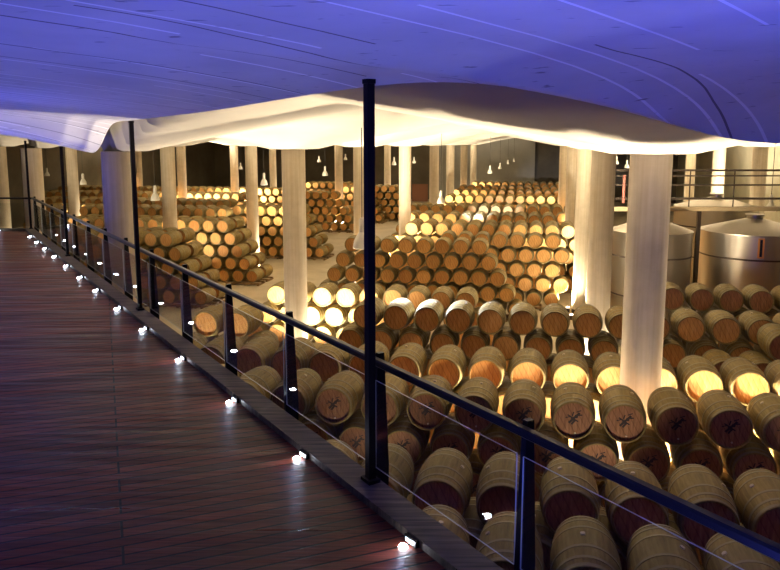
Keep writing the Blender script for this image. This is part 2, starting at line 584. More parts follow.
def blade(base, u, name='post'):
    b = loc(base)
    n_ = Vector((-u.y, u.x, 0))
    mm = MB()
    hx = .022
    def rect(z, w0, w1):
        c = Vector((b.x, b.y, b.z + z))
        return [c - u * hx - n_ * w0, c + u * hx - n_ * w0, c + u * hx + n_ * w1, c - u * hx + n_ * w1]
    rs = [rect(-.20, .07, .07), rect(.12, .075, .075), rect(RH + .02, .03, .035), rect(RH + .055, .028, .03)]
    for a_, b_ in zip(rs, rs[1:]): mm.prism(a_, b_)
    return mm.build(name, M_BLACK, rail)
st = [.5 + 1.02 * i for i in range(-4, 12)]
for t in st:
    blade(walk(t, .382), LU)
FE = cross_pt(.382, -.085)
blade(FE, LU)
for i in range(1, 5):
    blade(FE + WX * 1.72 * i, WX)
def pane(a, b):
    u = (b - a).normalized(); n_ = Vector((-u.y, u.x, 0))
    a2, b2 = loc(a + u * .03), loc(b - u * .03)
    mm = MB()
    th = .006
    z0, z1 = .12, .90
    q = [a2 - n_ * th, b2 - n_ * th, b2 + n_ * th, a2 + n_ * th]
    mm.v = [Vector((p.x, p.y, p.z + z0)) for p in q] + [Vector((p.x, p.y, p.z + z1)) for p in q]
    mm.f = [(0, 1, 5, 4), (2, 3, 7, 6), (4, 5, 6, 7), (0, 3, 2, 1), (1, 2, 6, 5), (0, 4, 7, 3)]
    mm.m = [0, 0, 1, 1, 1, 1]
    mm.build('glass_pane', [M_GLASS, M_GEDGE], rail)
for t0, t1 in zip(st, st[1:]):
    pane(walk(t0, .316), walk(t1, .316))
GC = cross_pt(.316, -.02)
pane(walk(st[-1], .316), GC)
for i in range(4):
    pane(GC + WX * 1.72 * i, GC + WX * 1.72 * (i + 1))

pole_t = [station(walk_hit(x, y, .2)) for x, y in ((369, 86.5), (131, 120.5), (61, 146.5), (25, 138.5))]
for i, t in enumerate(pole_t):
    t2 = t
    b = walk(t2, .2, .066)
    ep = edge_at_px(390 + F * b.x / b.y); zt = ep.z * math.exp(-.07 / 3.0) + (HE + .75) * (1 - math.exp(-.07 / 3.0)) - (.05 if i == 3 else .02) - (.03 if i == 3 else 0)
    mm = MB(); mm.obox((0, 0, 0), LU, LN, .033, .033, 0, zt - b.z - .01)
    e = empty('black_pole', b)
    which = ['thick black steel pole rising from the railing to the canopy, closest of all',
             'black steel pole from railing to canopy beside the wide blue-tinted column',
             'thin black pole on the railing between the blue-tinted column and deck corner',
             'thin black pole at the far corner of the walkway railing'][i]
    tag(e, which, 'pole', 'canopy poles along the railing')
    mm.build('shaft', M_POLE, e)
    mm = MB(); mm.obox((0, 0, 0), LU, LN, .07, .055, .0, .03)
    mm.build('base_plate', M_POLE, e)
    mm = MB(); mm.obox((0, 0, 0), LU, LN, .039, .039, zt - b.z - .04, zt - b.z - .005)
    mm.build('cap', M_POLE, e)

# LED kerb lights
def light(kind, name, p, energy, color, **kw):
    l = bpy.data.lights.new(name, kind)
    l.energy = energy; l.color = color
    for a_, v in kw.items():
        if a_ != 'dir': setattr(l, a_, v)
    o = bpy.data.objects.new(name, l)
    COL.objects.link(o); o.location = p
    if 'dir' in kw:
        o.rotation_euler = Vector(kw['dir']).to_track_quat('-Z', 'Y').to_euler()
    return o
LEDPX = [(415, 543), (305, 457), (234, 402), (182, 360), (144, 330), (118.6, 309), (96.5, 291), (80.5, 278), (66.6, 266.5), (56, 257), (46, 249), (38.6, 242.5), (31.5, 237)]
led_t = [-1.9, -.95] + [(at_z(x, y, DECK) - L0).dot(LU) / LD.length for x, y in LEDPX]
leds = [(walk(t, -.0), LU, -LN) for t in led_t] + [(cross_pt(.28, .30) + WX * (1.2 + 1.72 * i), WX, WN) for i in range(2)]
vis_led = 0
for i, (p, u, n_) in enumerate(leds):
    inn = p + n_ * .0
    e = empty('kerb_light', p)
    k = i - 2
    if 0 <= k <= 12:
        lab = f'small white LED kerb light, {ordinal(k + 1)} along the walkway edge counting from the camera'
        if k == 0: lab = 'small white LED kerb light closest to the bottom of the picture'
        if k == 12: lab = 'small white LED kerb light at the far corner of the walkway'
    elif k < 0:
        lab = 'small white LED kerb light on the walkway beside the camera'
    else:
        lab = f'small white LED kerb light on the far cross edge, {ordinal(k - 12)} from the deck corner'
    tag(e, lab, 'light', 'LED lights along the walkway kerb')
    mm = MB(); mm.obox((0, 0, 0) , u, n_, .07, .018, .003, .055); h = mm.build('housing', M_BLACK, e)
    mm = MB(); mm.obox(n_ * .020, u, n_, .045, .003, .02, .04); mm.build('lens', M_LEDREFL, e)  # glowing bar put where the kerb face reflects the LED
    mm = MB(); mm.lathe([(.034, .001), (.034, .010), (.02, .024), (.0001, .028)], 14, n_ * .075); mm.build('deck_lens', M_LED, e, 30)
    light('SPOT', 'kerb_light_beam', p + n_ * .075 + Vector((0, 0, .06)), 7, (.50, .56, 1.0), spot_size=R(170), spot_blend=.6, shadow_soft_size=.03, dir=(n_.x, n_.y, 1.0))

# ------------------------------------------------------------------ canopy over the walkway
ZC = .75
def canopy_z(ze, sd):
    """sd: metres inside the edge"""
    w = math.exp(-sd / 3.0)
    return ze * w + (HE + ZC) * (1 - w)
vs, fs = [], []
ss = [0, .06, .15, .3, .5, .75, 1.05, 1.4, 1.8, 2.3, 2.9, 3.6, 4.4, 5.4, 6.6, 8, 10, 12.5, 16]
for e in curve:
    for sd in ss:
        p = e - LN * sd
        vs.append((p.x, p.y, canopy_z(e.z, sd)))
n1 = len(ss)
for i in range(len(curve) - 1):
    for j in range(n1 - 1):
        a = i * n1 + j
        fs.append((a, a + 1, a + n1 + 1, a + n1))
base = len(vs)
for e in curve:                                           # rounded lip and upper skin
    for ds, dz in ((.03, .03), (.05, .10), (.05, 1.0)):
        p = e + LN * ds
        vs.append((p.x, p.y, e.z + dz))
    p = e - LN * 16
    vs.append((p.x, p.y, HE + 2.2))
for i in range(len(curve) - 1):
    a = i * n1
    b0 = base + i * 4
    fs.append((a, a + n1, b0 + 4, b0))
    for j in range(3):
        fs.append((b0 + j, b0 + j + 4, b0 + j + 5, b0 + j + 1))
cano = mesh_obj('ceiling_canopy', vs, fs, M_CANOPY, sm=50)
tag(cano, kind='structure')

# added blue area lights without fixtures, put in to colour the canopy
inner_pts = [(-4.8, -1.0, 230, .9), (-3.0, -1.2, 200, .9), (-1.4, -1.6, 80, .6), (-3.0, -4.0, 34, .2), (.6, -2.6, 40, .2), (3.4, -2.6, 55, .2), (6.6, -2.5, 65, .2), (10, -2.4, 70, .2)]
for i, (t, sd, e, tilt) in enumerate(inner_pts):
    p = walk(t, sd)
    light('AREA', 'added_blue_uplight', p + Vector((0, 0, .35)), e * .82, (.10, .125, 1.0), shape='DISK', size=.8, spread=R(150), dir=(LN.x * tilt, LN.y * tilt, 1))

# ------------------------------------------------------------------ barrels
BL, BR, BE, BP, BT, BZ = .95, .35, .300, .76, .64, .14
HALF = BL / 2
def brad(s): return BE + (BR - BE) * (1 - (s / HALF) ** 2) ** .9 if abs(s) < HALF else BE

def ringpts(s, r, n, roll=0.0):
    return [(r * math.cos(roll + 2 * math.pi * i / n), s, BR + r * math.sin(roll + 2 * math.pi * i / n)) for i in range(n)]

def shell(mb, secs, n, mi=0, close0=False, close1=False):
    k = len(mb.v)
    for s, r in secs:
        mb.v += [Vector(p) for p in ringpts(s, r, n)]
    for j in range(len(secs) - 1):
        for i in range(n):
            mb.f.append((k + j * n + i, k + j * n + (i + 1) % n, k + (j + 1) * n + (i + 1) % n, k + (j + 1) * n + i)); mb.m.append(mi)
    if close0: mb.f.append(tuple(k + i for i in range(n))); mb.m.append(mi)
    if close1:
        q = k + (len(secs) - 1) * n
        mb.f.append(tuple(q + i for i in reversed(range(n)))); mb.m.append(mi)

def staves_mesh(n=36, rings=12, hoops=False, name='staves'):
    mb = MB()
    secs = [(-HALF + .035, BE - .022), (-HALF, BE - .018), (-HALF, BE)]
    secs += [(-HALF + BL * i / rings, brad(-HALF + BL * i / rings)) for i in range(1, rings)]
    secs += [(HALF, BE), (HALF, BE - .018), (HALF - .035, BE - .022)]
    shell(mb, secs, n)
    if hoops:
        for s0, w in HOOPS: hoop_into(mb, s0, w, n, 1)
    return mb
HOOPS = [(-.447, .042), (-.345, .036), (-.175, .036), (.175, .036), (.345, .036), (.447, .042)]
def hoop_into(mb, s0, w, n, mi=0):
    e = .0045
    secs = [(s0 - w / 2, brad(s0 - w / 2) - .002), (s0 - w / 2, brad(s0 - w / 2) + e), (s0 + w / 2, brad(s0 + w / 2) + e), (s0 + w / 2, brad(s0 + w / 2) - .002)]
    shell(mb, secs, n, mi)

def to_mesh(mb, name, mats, sm=35):
    me = bpy.data.meshes.new(name)
    me.from_pydata([tuple(v) for v in mb.v], [], mb.f)
    for m in mats: me.materials.append(m)
    me.polygons.foreach_set('material_index', mb.m)
    smooth(me, sm)
    me.update()
    return me

def disc(s, r, n, flip=False):
    mb = MB()
    pts = ringpts(s, r, n)
    mb.add(pts, [tuple(range(n)) if not flip else tuple(reversed(range(n)))])
    return mb
ME_STAVES = to_mesh(staves_mesh(), 'staves', [M_STAVE])
ME_HOOPS = []
for s0, w in HOOPS:
    mb = MB(); hoop_into(mb, s0, w, 36); ME_HOOPS.append(to_mesh(mb, 'hoop', [M_HOOP]))
ME_HEADF = to_mesh(disc(-HALF + .032, BE - .0215, 36), 'head', [M_HEAD])
ME_HEADFD = to_mesh(disc(-HALF + .032, BE - .0215, 36), 'head', [M_HEADD])
ME_HEADB = to_mesh(disc(HALF - .032, BE - .0215, 36, True), 'head', [M_HEAD])
def plug(dirv, c, r, h, n=12):
    mb = MB(); d = Vector(dirv).normalized()
    mb.tube(Vector(c) - d * .01, Vector(c) + d * h, r, n); return mb
ME_BUNG = []
for ang in (-38, -20, -6, 10, 24, 40):
    a = R(ang)
    ME_BUNG.append(to_mesh(plug((math.sin(a), 0, math.cos(a)), (BR * math.sin(a), .02, BR + BR * math.cos(a)), .026, .014), 'bung', [M_BUNG]))
ME_PLUG = to_mesh(plug((0, -1, 0), (.03, -HALF + .032, BR - .205), .014, .012), 'head_plug', [M_BUNG])
def stencil():
    mb = MB()
    y = -HALF + .0305
    def stroke(x0, z0, x1, z1, w):
        a, b = Vector((x0, 0, z0)), Vector((x1, 0, z1)); u = (b - a).normalized(); v = Vector((-u.z, 0, u.x)) * w / 2
        pts = [a + v, a - v, b - v, b + v]
        mb.add([(p.x, y, p.z + BR + .03) for p in pts], [(0, 1, 2, 3)])
    for s in ((-.07, -.08, .09, .09, .035), (-.09, .05, .07, -.05, .022), (-.02, .03, .0, .10, .018), (.05, .05, .13, .06, .02), (-.03, -.10, .03, -.02, .03), (.04, .10, .11, .13, .015), (-.12, .0, -.06, .02, .015)):
        stroke(*s)
    for k in range(2):
        n = 14; r = .028
        mb.add([(-.01 + .05 * k + r * math.cos(2 * math.pi * i / n), y - .0004, BR + .02 + .04 * k + r * math.sin(2 * math.pi * i / n)) for i in range(n)], [tuple(range(n))])
    return mb
ME_STENCIL = to_mesh(stencil(), 'stencil_mark', [M_INK])
# middle distance: one mesh with hoops, and a head as part
ME_MID = to_mesh(staves_mesh(24, 8, True), 'oak_barrel', [M_STAVE, M_HOOP])
ME_MIDHEAD = to_mesh(disc(-HALF + .032, BE - .0215, 24), 'head', [M_HEAD])
ME_MIDHEADB = to_mesh(disc(HALF - .032, BE - .0215, 24, True), 'head', [M_HEAD])

BARREL_ROT = -TH_A           # local +Y becomes A
BQ = Matrix.Rotation(BARREL_ROT, 3, 'Z')

rows = []                    # dict(name, tiers -> list of positions)
allb = []                    # (pos(bottom centre), row, tier, dark)
def tier_z(k): return BZ + BT * k
def add_row(key, px, py, tier, nl, nr, tiers, phrase, dark=False, behind=0.0, grow=(.5, .5), cut=None, jit=.012):
    """anchor: head centre pixel of a barrel in the given tier; nl/nr barrels on either side of it in that tier"""
    zc = tier_z(tier) + BR
    p0 = at_z(px, py, zc) + A * (HALF + behind)
    p0.z = 0
    for k in range(tiers):
        off = .5 if (k - tier) % 2 else 0.0
        ext = (tier - k)                         # lower tiers grow outwards (pyramid ends)
        i0 = -nl - math.floor(ext * grow[0] + (.5 if off else 0) + 1e-6) + (0 if not off else 0)
        i1 = nr + math.floor(ext * grow[1] + 1e-6) - (0 if not off else 0)
        if ext < 0 and off: i1 -= 1; i0 += 1
        for i in range(i0, i1 + 1):
            p = p0 + T * BP * (i + off) + A * random.uniform(-1, 1) * jit * 2
            p.z = tier_z(k)
            if walk_s(p) < -.3: continue
            if p.y < 5.5: continue
            if p.dot(TA) < -44 or p.dot(A) > END_B - 1.5 or p.dot(TA) > 14.8: continue
            if cut and cut(p, k): continue
            allb.append(dict(p=p, row=key, tier=k, dark=dark, phrase=phrase, top=tiers - 1))

# rows close to the railing
add_row('a', 588, 598, 4, 4, 4, 5, 'row closest below the railing', True)
add_row('b', 570.4, 516, 4, 5, 5, 5, 'second barrel row below the railing', True)
add_row('c', 573.5, 420.7, 4, 9, 8, 5, 'row in front of the thick column', True)
add_row('d', 570.6, 380.5, 4, 11, 9, 5, 'row with glowing heads behind the thick column')
add_row('e', 490, 321.8, 4, 4, 14, 5, 'row with white-lit barrels', grow=(1, 1))
add_row('w', 236, 325.6, 4, 1, 0, 5, 'short row against the railing glass', grow=(.5, .5))
add_row('h', 725, 375, 3, 0, 4, 4, 'lower row behind the glowing heads', True)
p_h = at_z(725, 375, tier_z(3) + BR) + A * HALF
for i in (1, 2, 3, 4):                                    # a fifth tier on the end of that row
    p = p_h + T * BP * (i + .5); p.z = tier_z(4)
    allb.append(dict(p=p, row='i', tier=4, dark=True, phrase='raised end of the lower row', top=4))
add_row('g', 702, 300, 4, 1, 6, 5, 'row directly before the steel tanks', True)
add_row('f', 322, 297, 3, 2, 6, 4, 'low floodlit stack around the column', grow=(.5, .5))
# centre block
add_row('m', 442, 247, 4, 5, 2, 5, 'front face of the big central stack')
add_row('r', 553, 242, 4, 6, 2, 5, 'stack face beside the aisle columns')
def far_row(key, px, py, nl, nr, phrase, behind=0.0, tiers=5, **kw):
    add_row(key, px, py, 4, nl, nr, tiers, phrase, behind=behind, **kw)
def px_range(key, x0, x1, py, phrase, xr=520, double=True, tiers=5, **kw):
    d = (HE - (tier_z(4) + BR)) * F / (py - HY)
    pitch = F * BP / d
    nl = max(0, round((xr - x0) / pitch)); nr = max(0, round((x1 - xr) / pitch))
    add_row(key, xr, py, 4, nl, nr, tiers, phrase, **kw)
    if double: add_row(key + '2', xr, py, 4, nl, nr, tiers, 'deeper rank, ' + phrase, behind=1.22, **kw)
px_range('n1', 408, 575, 231, 'first row behind the central front')
px_range('n2', 410, 570, 220.5, 'second row behind the central front')
px_range('n3', 416, 566, 211, 'third row behind the central front')
px_range('n4', 448, 562, 200, 'fourth row behind the central front')
px_range('n5', 452, 560, 194, 'fifth row behind the central front')
px_range('n6', 462, 558, 189.5, 'sixth row behind the central front')
px_range('n7', 472, 556, 185.5, 'farthest row before the end wall')
# stacks across the floor
px_range('l0', 30, 166, 240, 'stepped stack behind the blue-tinted column', xr=166, double=True)
px_range('l1', 60, 222, 226.5, 'stepped stack beside a pale column', xr=222, double=True)
px_range('l2', 228, 300, 211.5, 'stack behind the floodlit column', xr=295)
px_range('l3', 300, 334, 195.5, 'pyramid-ended stack across the floor', xr=334)
px_range('l4', 345, 362, 190, 'tall far stack between slim column and black pole', xr=362, tiers=6)
px_range('l5', 374, 392, 189, 'far stack just past the tall black pole', xr=392, tiers=6)
px_range('l6', 20, 222, 213.5, 'row just behind the stepped stacks', xr=222)
px_range('l7', 20, 225, 205, 'dim row on top farther behind the stepped stacks', xr=220)
px_range('l8', 20, 232, 197.5, 'dim row on top far behind the stepped stacks', xr=226)
px_range('l9', 20, 300, 191.5, 'dim farthest row on top beneath the dark wall', xr=226)
px_range('l10', 305, 358, 185.5, 'far row beneath the two hanging bell lamps', xr=330)

# drop barrels that would collide with columns or with barrels already placed
for b in allb:
    if b['row'] == 'i': print('INFO i', b['p'], proj(b['p']))
keep = []
grid = {}
def cell(p): return (int(math.floor(p.x)), int(math.floor(p.y)))
for b in allb:
    p = b['p']; ok = True
    for x, y, _ in cols:
        q = Vector((x, y, 0)) - Vector((p.x, p.y, 0))
        u, v = q.dot(A), q.dot(TA)
        du, dv = max(0, abs(u) - HALF), max(0, abs(v) - BR * .93)
        if math.hypot(du, dv) < D_COL / 2 + .01: ok = False; break
    if ok:
        cx, cy = cell(p)
        for i in (-2, -1, 0, 1, 2):
            for j in (-2, -1, 0, 1, 2):
                for o in grid.get((cx + i, cy + j), ()):
                    if o['row'] == b['row'] and o['tier'] == b['tier']: continue
                    q = o['p'] - p
                    if abs(q.dot(A)) < BL and math.hypot(q.dot(TA), q.z) < BR * 1.98 and not (o['row'] == b['row']):
                        ok = False; break
                if not ok: break
            if not ok: break
    if ok:
        keep.append(b); grid.setdefault(cell(p), []).append(b)
allb = keep
# a barrel above a dropped one needs support: two barrels (or one) under it
for k in range(1, 6):
    for b in [x for x in allb if x['tier'] == k]:
        c = b['p']; n = 0
        cx, cy = cell(c)
        for i in (-1, 0, 1):
            for j in (-1, 0, 1):
                for o in grid.get((cx + i, cy + j), ()):
                    if o['tier'] == k - 1 and abs((o['p'] - c).dot(A)) < .4 and abs((o['p'] - c).dot(TA)) < .6 and not o.get('gone'): n += 1
        if n == 0 and b['row'] != 'i':
            b['gone'] = True
allb = [b for b in allb if not b.get('gone')]

# ---- which barrels does the camera see, and how large
vsb, fsb, owner = [], [], []
lowsecs = [(-HALF, BE), (-.2, .335), (.2, .335), (HALF, BE)]
LOWN = 10
low = []
for s, r in lowsecs: low.append(ringpts(s, r, LOWN))
for bi, b in enumerate(allb):
    k0 = len(vsb)
    for rg in low:
        for q in rg: vsb.append(BQ @ Vector(q) + b['p'])
    for j in range(3):
        for i in range(LOWN):
            fsb.append((k0 + j * LOWN + i, k0 + j * LOWN + (i + 1) % LOWN, k0 + (j + 1) * LOWN + (i + 1) % LOWN, k0 + (j + 1) * LOWN + i)); owner.append(bi)
    fsb.append(tuple(k0 + i for i in range(LOWN))); owner.append(bi)
    fsb.append(tuple(k0 + 3 * LOWN + i for i in range(LOWN))); owner.append(bi)
def occl(verts, faces):
    k0 = len(vsb)
    vsb.extend(Vector(v) for v in verts)
    for f in faces: fsb.append(tuple(i + k0 for i in f)); owner.append(-1)
for x, y, _ in cols:
    mb = MB(); mb.lathe([(D_COL / 2, 0), (D_COL / 2, ZTOP)], 16, (x, y, 0)); occl(mb.v, mb.f)
dk = bpy.data.objects['walkway_deck'].data; occl([v.co for v in dk.vertices], [tuple(p.vertices) for p in dk.polygons])
dk = bpy.data.objects['timber_kerb'].data; occl([v.co for v in dk.vertices], [tuple(p.vertices) for p in dk.polygons])
bvh = BVHTree.FromPolygons(vsb, fsb)
EYE = Vector((0, 0, HE))
samples = [(0, -HALF - .0, BR)] + [(.20 * math.cos(a), -HALF, BR + .20 * math.sin(a)) for a in [i * math.pi / 4 for i in range(8)]]
samples += [(.27 * math.cos(a), -HALF - .002, BR + .27 * math.sin(a)) for a in [i * math.pi / 6 for i in range(12)]]
for s in (-.3, -.1, .1, .3):
    for a in (20, 50, 75, 90, 105, 130, 160):
        rr = brad(s); samples.append((rr * math.cos(R(a)), s, BR + rr * math.sin(R(a))))
for bi, b in enumerate(allb):
    n = 0
    hx, hy_, hd = proj(b['p'] + BQ @ Vector((0, -HALF, BR)))
    b['px'], b['py'], b['d'] = hx, hy_, hd
    if hd < 1 or hx < -60 or hx > 840 or hy_ > 700:
        b['vis'] = 0; b['size'] = 0; continue
    for sp in samples:
        w = BQ @ Vector(sp) + b['p']
        x, y, d = proj(w)
        if not (0 <= x < 780 and 0 <= y < 570): continue
        dv = (w - EYE); L = dv.length; dv /= L
        h = bvh.ray_cast(EYE, dv, L + .01)
        if h[0] is None or owner[h[2]] == bi or h[3] > L - .02: n += 1
    b['vis'] = n / len(samples)
    b['size'] = b['vis'] * (F / hd) ** 2
seen = sorted([b for b in allb if b['vis'] > .02], key=lambda b: -b['size'])
N_IND = 300
indiv = seen[:N_IND]
ids = set(id(b) for b in indiv)

# labels: ordinal among the visible ones of the same row and tier
tiername = ['bottom', 'second', 'third', 'fourth', 'top', 'top']
groups = {}
for b in seen: groups.setdefault((b['row'], b['tier']), []).append(b)
for (rw, k), L in groups.items():
    L.sort(key=lambda b: b['px'])
    tops = L[0]['top']
    tn = 'top' if k == tops else ['bottom', 'second', 'third', 'fourth', 'fifth'][k]
    for i, b in enumerate(L):
        if len(L) == 1: w = 'only visible oak barrel'
        elif i == len(L) - 1: w = 'rightmost oak barrel'
        elif i == 0: w = 'leftmost oak barrel'
        else: w = f'{ordinal(i + 1)} oak barrel from the left'
        b['label'] = f"{w}, {tn} tier, {b['phrase']}"

near_ids = set(id(b) for b in indiv[:130])
proto_near = {}
def make_near(b):
    root = empty('oak_barrel', b['p'], BARREL_ROT)
    def part(name, me):
        o = bpy.data.objects.new(name, me); COL.objects.link(o); o.parent = root; return o
    part('staves', ME_STAVES)
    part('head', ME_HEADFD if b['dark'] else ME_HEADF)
    part('head', ME_HEADB)
    for me in ME_HOOPS: part('hoop', me)
    part('bung', random.choice(ME_BUNG))
    if b['row'] in ('c', 'b') : part('head_plug', ME_PLUG)
    if b['row'] == 'c': part('stencil_mark', ME_STENCIL)
    return root
for b in indiv:
    if id(b) in near_ids:
        o = make_near(b)
    else:
        o = bpy.data.objects.new('oak_barrel', ME_MID); COL.objects.link(o)
        o.location = b['p']; o.rotation_euler = (0, 0, BARREL_ROT)
        for me in (ME_MIDHEAD, ME_MIDHEADB):
            h = bpy.data.objects.new('head', me); COL.objects.link(h); h.parent = o
    tag(o, b['label'], 'barrel', 'oak barrels stacked in the cellar')

# the rest: far or hidden barrels as one mass
sv, sf, sm_ = [], [], []
SN = 14
ssecs = [(-HALF + .03, BE - .02), (-HALF, BE - .016), (-HALF, BE), (-.28, brad(-.28)), (0, BR), (.28, brad(.28)), (HALF, BE)]
srings = [ringpts(s, r, SN) for s, r in ssecs]
for b in allb:
    if id(b) in ids: continue
    k0 = len(sv)
    for rg in srings:
        for q in rg: sv.append(BQ @ Vector(q) + b['p'])
    for j in range(len(ssecs) - 1):
        for i in range(SN):
            sf.append((k0 + j * SN + i, k0 + j * SN + (i + 1) % SN, k0 + (j + 1) * SN + (i + 1) % SN, k0 + (j + 1) * SN + i)); sm_.append(0)
    sf.append(tuple(k0 + i for i in range(SN))); sm_.append(1)
    sf.append(tuple(k0 + (len(ssecs) - 1) * SN + i for i in reversed(range(SN)))); sm_.append(1)
for b in indiv:
    if len(b['label'].split()) > 16: print('INFO long', b['label'])
st_o = mesh_obj('barrel_stock', sv, sf, [M_STAVE, M_HEAD], fm=sm_, sm=40)
tag(st_o, 'mass of oak barrels filling the far and hidden stack rows', 'barrels', None, 'stuff')
for rw in 'abcdewhigfmr':
    L=[b for b in allb if b['row']==rw]
    if L: print('ROW',rw,len(L),'front b',round(min((b['p']-A*HALF).dot(A) for b in L),2),round(max((b['p']-A*HALF).dot(A) for b in L),2))
for x,y,l in cols[:9]: print('COL',round(Vector((x,y,0)).dot(TA),2),round(Vector((x,y,0)).dot(A),2))
print('BARRELS', len(allb), 'seen', len(seen), 'smallest individual', round(indiv[-1]['size'], 1), 'at', round(indiv[-1]['px']), round(indiv[-1]['py']), 'verts', len(sv))

# ------------------------------------------------------------------ pallets under the bottom tier
pal = []
bykey = {}
for b in allb:
    if b['tier'] == 0: bykey.setdefault(b['row'], []).append(b)
for rw, L in bykey.items():
    L.sort(key=lambda b: b['p'].dot(T))
    for i in range(0, len(L), 2):
        g = L[i:i + 2]
        c = sum((x['p'] for x in g), Vector()) / len(g)
        pal.append((c, len(g), max(x['vis'] for x in g), rw))
def pallet_mb(n):
    m = MB(); hw = BP * n / 2 - .03
    for y in (-.33, .33):
        m.box(-hw, hw, y - .07, y + .07, .06, BZ - .002)
    for x in ((-hw + .05), 0, hw - .05):
        m.box(x - .05, x + .05, -.44, .44, 0, .06)
    return m
pm = {n: to_mesh(pallet_mb(n), 'wooden_pallet', [M_PALLET], 20) for n in (1, 2)}
pstuff = MB()
pc = {}
names_p = {'l0': 'stepped stack behind the blue-tinted column', 'l1': 'stepped stack beside the pale column', 'l2': 'stack behind the floodlit column',
           'l3': 'pyramid-ended stack by the slim column', 'l5': 'far stack past the black pole', 'f': 'low floodlit stack', 'm': 'central stack front', 'l4': 'tall far stack by the pole'}
def pal_ok(c, n):
    for x, y, _ in cols:
        q = Vector((x, y, 0)) - c; q.z = 0
        du, dv = max(0, abs(q.dot(A)) - .46), max(0, abs(q.dot(TA)) - BP * n / 2)
        if math.hypot(du, dv) < D_COL / 2 + .03: return False
    return True
pal2 = []
for c, n, v, rw in pal:
    if pal_ok(c, n): pal2.append((c, n, v, rw))
    elif n == 2:
        for s in (-1, 1):
            if pal_ok(c + T * s * BP / 2, 1): pal2.append((c + T * s * BP / 2, 1, v, rw))
pal = pal2
for c, n, v, rw in sorted(pal, key=lambda q: -q[0].dot(T)):
    x, y, d = proj(c - A * .45)
    if v > .05 and rw in ('l0', 'l1', 'l2', 'l3', 'l5'):
        o = bpy.data.objects.new('wooden_pallet', pm[n]); COL.objects.link(o); o.location = (c.x, c.y, 0); o.rotation_euler = (0, 0, BARREL_ROT)
        pc[rw] = pc.get(rw, 0) + 1
        tag(o, f'low wooden pallet, {ordinal(pc[rw])} from the right under the {names_p[rw]}', 'pallet', 'pallets under the barrel stacks')
    else:
        q = pallet_mb(n)
        pstuff.add([BQ @ p + Vector((c.x, c.y, 0)) for p in q.v], q.f)
tag(pstuff.build('pallet_stock', M_PALLET), 'mass of wooden pallets hidden under the stacked barrel rows', 'pallets', None, 'stuff')

# ------------------------------------------------------------------ steel tanks and catwalk
def tank(px, wpx, y_rim, depth, label, hatch=True):
    c = at_y(px, y_rim, depth)
    r = wpx / 2 / F * depth
    z = c.z
    e = empty('steel_tank', (c.x, c.y, 0))
    tag(e, label, 'tank', 'stainless steel wine tanks')
    m = MB(); m.lathe([(r, .5), (r, z - .9), (r, z)], 64); m.build('shell', M_STEEL, e, 40)
    m = MB(); m.lathe([(r + .03, z - .03), (r + .035, z), (r * .5, z + .26), (.28, z + .42)], 64); m.build('cone_top', M_STEEL, e, 25)
    for zb in (z - .85, z - 2.2):
        m = MB(); m.lathe([(r + .004, zb - .03), (r + .02, zb - .02), (r + .02, zb + .02), (r + .004, zb + .03)], 64); m.build('weld_band', M_PIPE, e, 30)
    m = MB(); m.lathe([(.26, z + .40), (.26, z + .52), (.32, z + .53), (.32, z + .57), (.0, z + .60)], 24); h = m.build('hatch', M_STEEL, e, 30)
    for i in range(4):
        a = math.pi / 4 + i * math.pi / 2
        m = MB(); m.tube((r * .8 * math.cos(a), r * .8 * math.sin(a), 0), (r * .8 * math.cos(a), r * .8 * math.sin(a), .55), .07); m.build('leg', M_STEEL, e, 30)
    return e, c, r
te, tc, tr_ = tank(754, 101, 230, 25.6, 'large stainless steel wine tank with conical top and orange reflection strip')
# orange reflections on the tank front, built as a coloured strip with dark slot
gd = (Vector((0, 0, 0)) - Vector((tc.x, tc.y, 0))).normalized()
gu = Vector((-gd.y, gd.x, 0))
gp = gd * (tr_ + .03) + gu * .25
M_ORANGE_REFL = new_mat('orange_reflection', (.70, .30, .07), .35, .8)
m = MB(); m.obox(gp, gu, gd, .10, .03, tc.z - .75, tc.z - .08); m.build('reflection_strip', M_ORANGE_REFL, te)
m = MB(); m.obox(gp + gd * .035, gu, gd, .04, .01, tc.z - .70, tc.z - .12); m.build('dark_slot', M_BLACK, te)
tank(651, 78, 230, 25.2, 'stainless steel wine tank mostly hidden behind the thick column')
tank(716, 78, 206, 33.0, 'dark-topped steel tank farther back behind the catwalk rails')

CY = 24.6
cw = empty('catwalk', at_y(700, 209, CY))
tag(cw, 'steel catwalk with dark pipe rails above the wine tanks', 'catwalk')
co_ = Vector(cw.location)
def cp(x, y): return at_y(x, y, CY) - co_
a, b = at_y(596, 209, CY) - co_, at_y(840, 209, CY) - co_
m = MB(); m.box(a.x, b.x, -.05, .28, a.z - .07, a.z + .07); m.build('walking_platform', M_CAT, cw)
for y, r in ((170.3, .035), (175.8, .025), (185, .03), (198.5, .04)):
    m = MB(); p0, p1 = cp(596, y), cp(840, y); m.tube((p0.x, 0, p0.z), (p1.x, 0, p1.z), r); m.build('rail_pipe', M_PIPE, cw, 40)
for x in (604, 691.5, 736, 790):
    m = MB(); p0 = cp(x, 169.5); m.tube((p0.x, .06, a.z), (p0.x, .06, p0.z), .022); m.build('upright', M_PIPE, cw, 40)
# columns-like supports of the platform
for x in (701, 830):
    m = MB(); p0 = cp(x, 209); m.box(p0.x - .06, p0.x + .06, .08, .2, -co_.z, a.z - .07); m.build('support_leg', M_PIPE, cw)
# red hose hanging between columns
p = at_y(624.5, 175, CY - .3)
m = MB(); m.tube((0, 0, 0), (0, 0, -.95), .045, 12)
tag(m.build('hanging_red_hose', M_RED, loc=p, sm=40), 'red hose hanging beside the catwalk between two columns', 'hose')

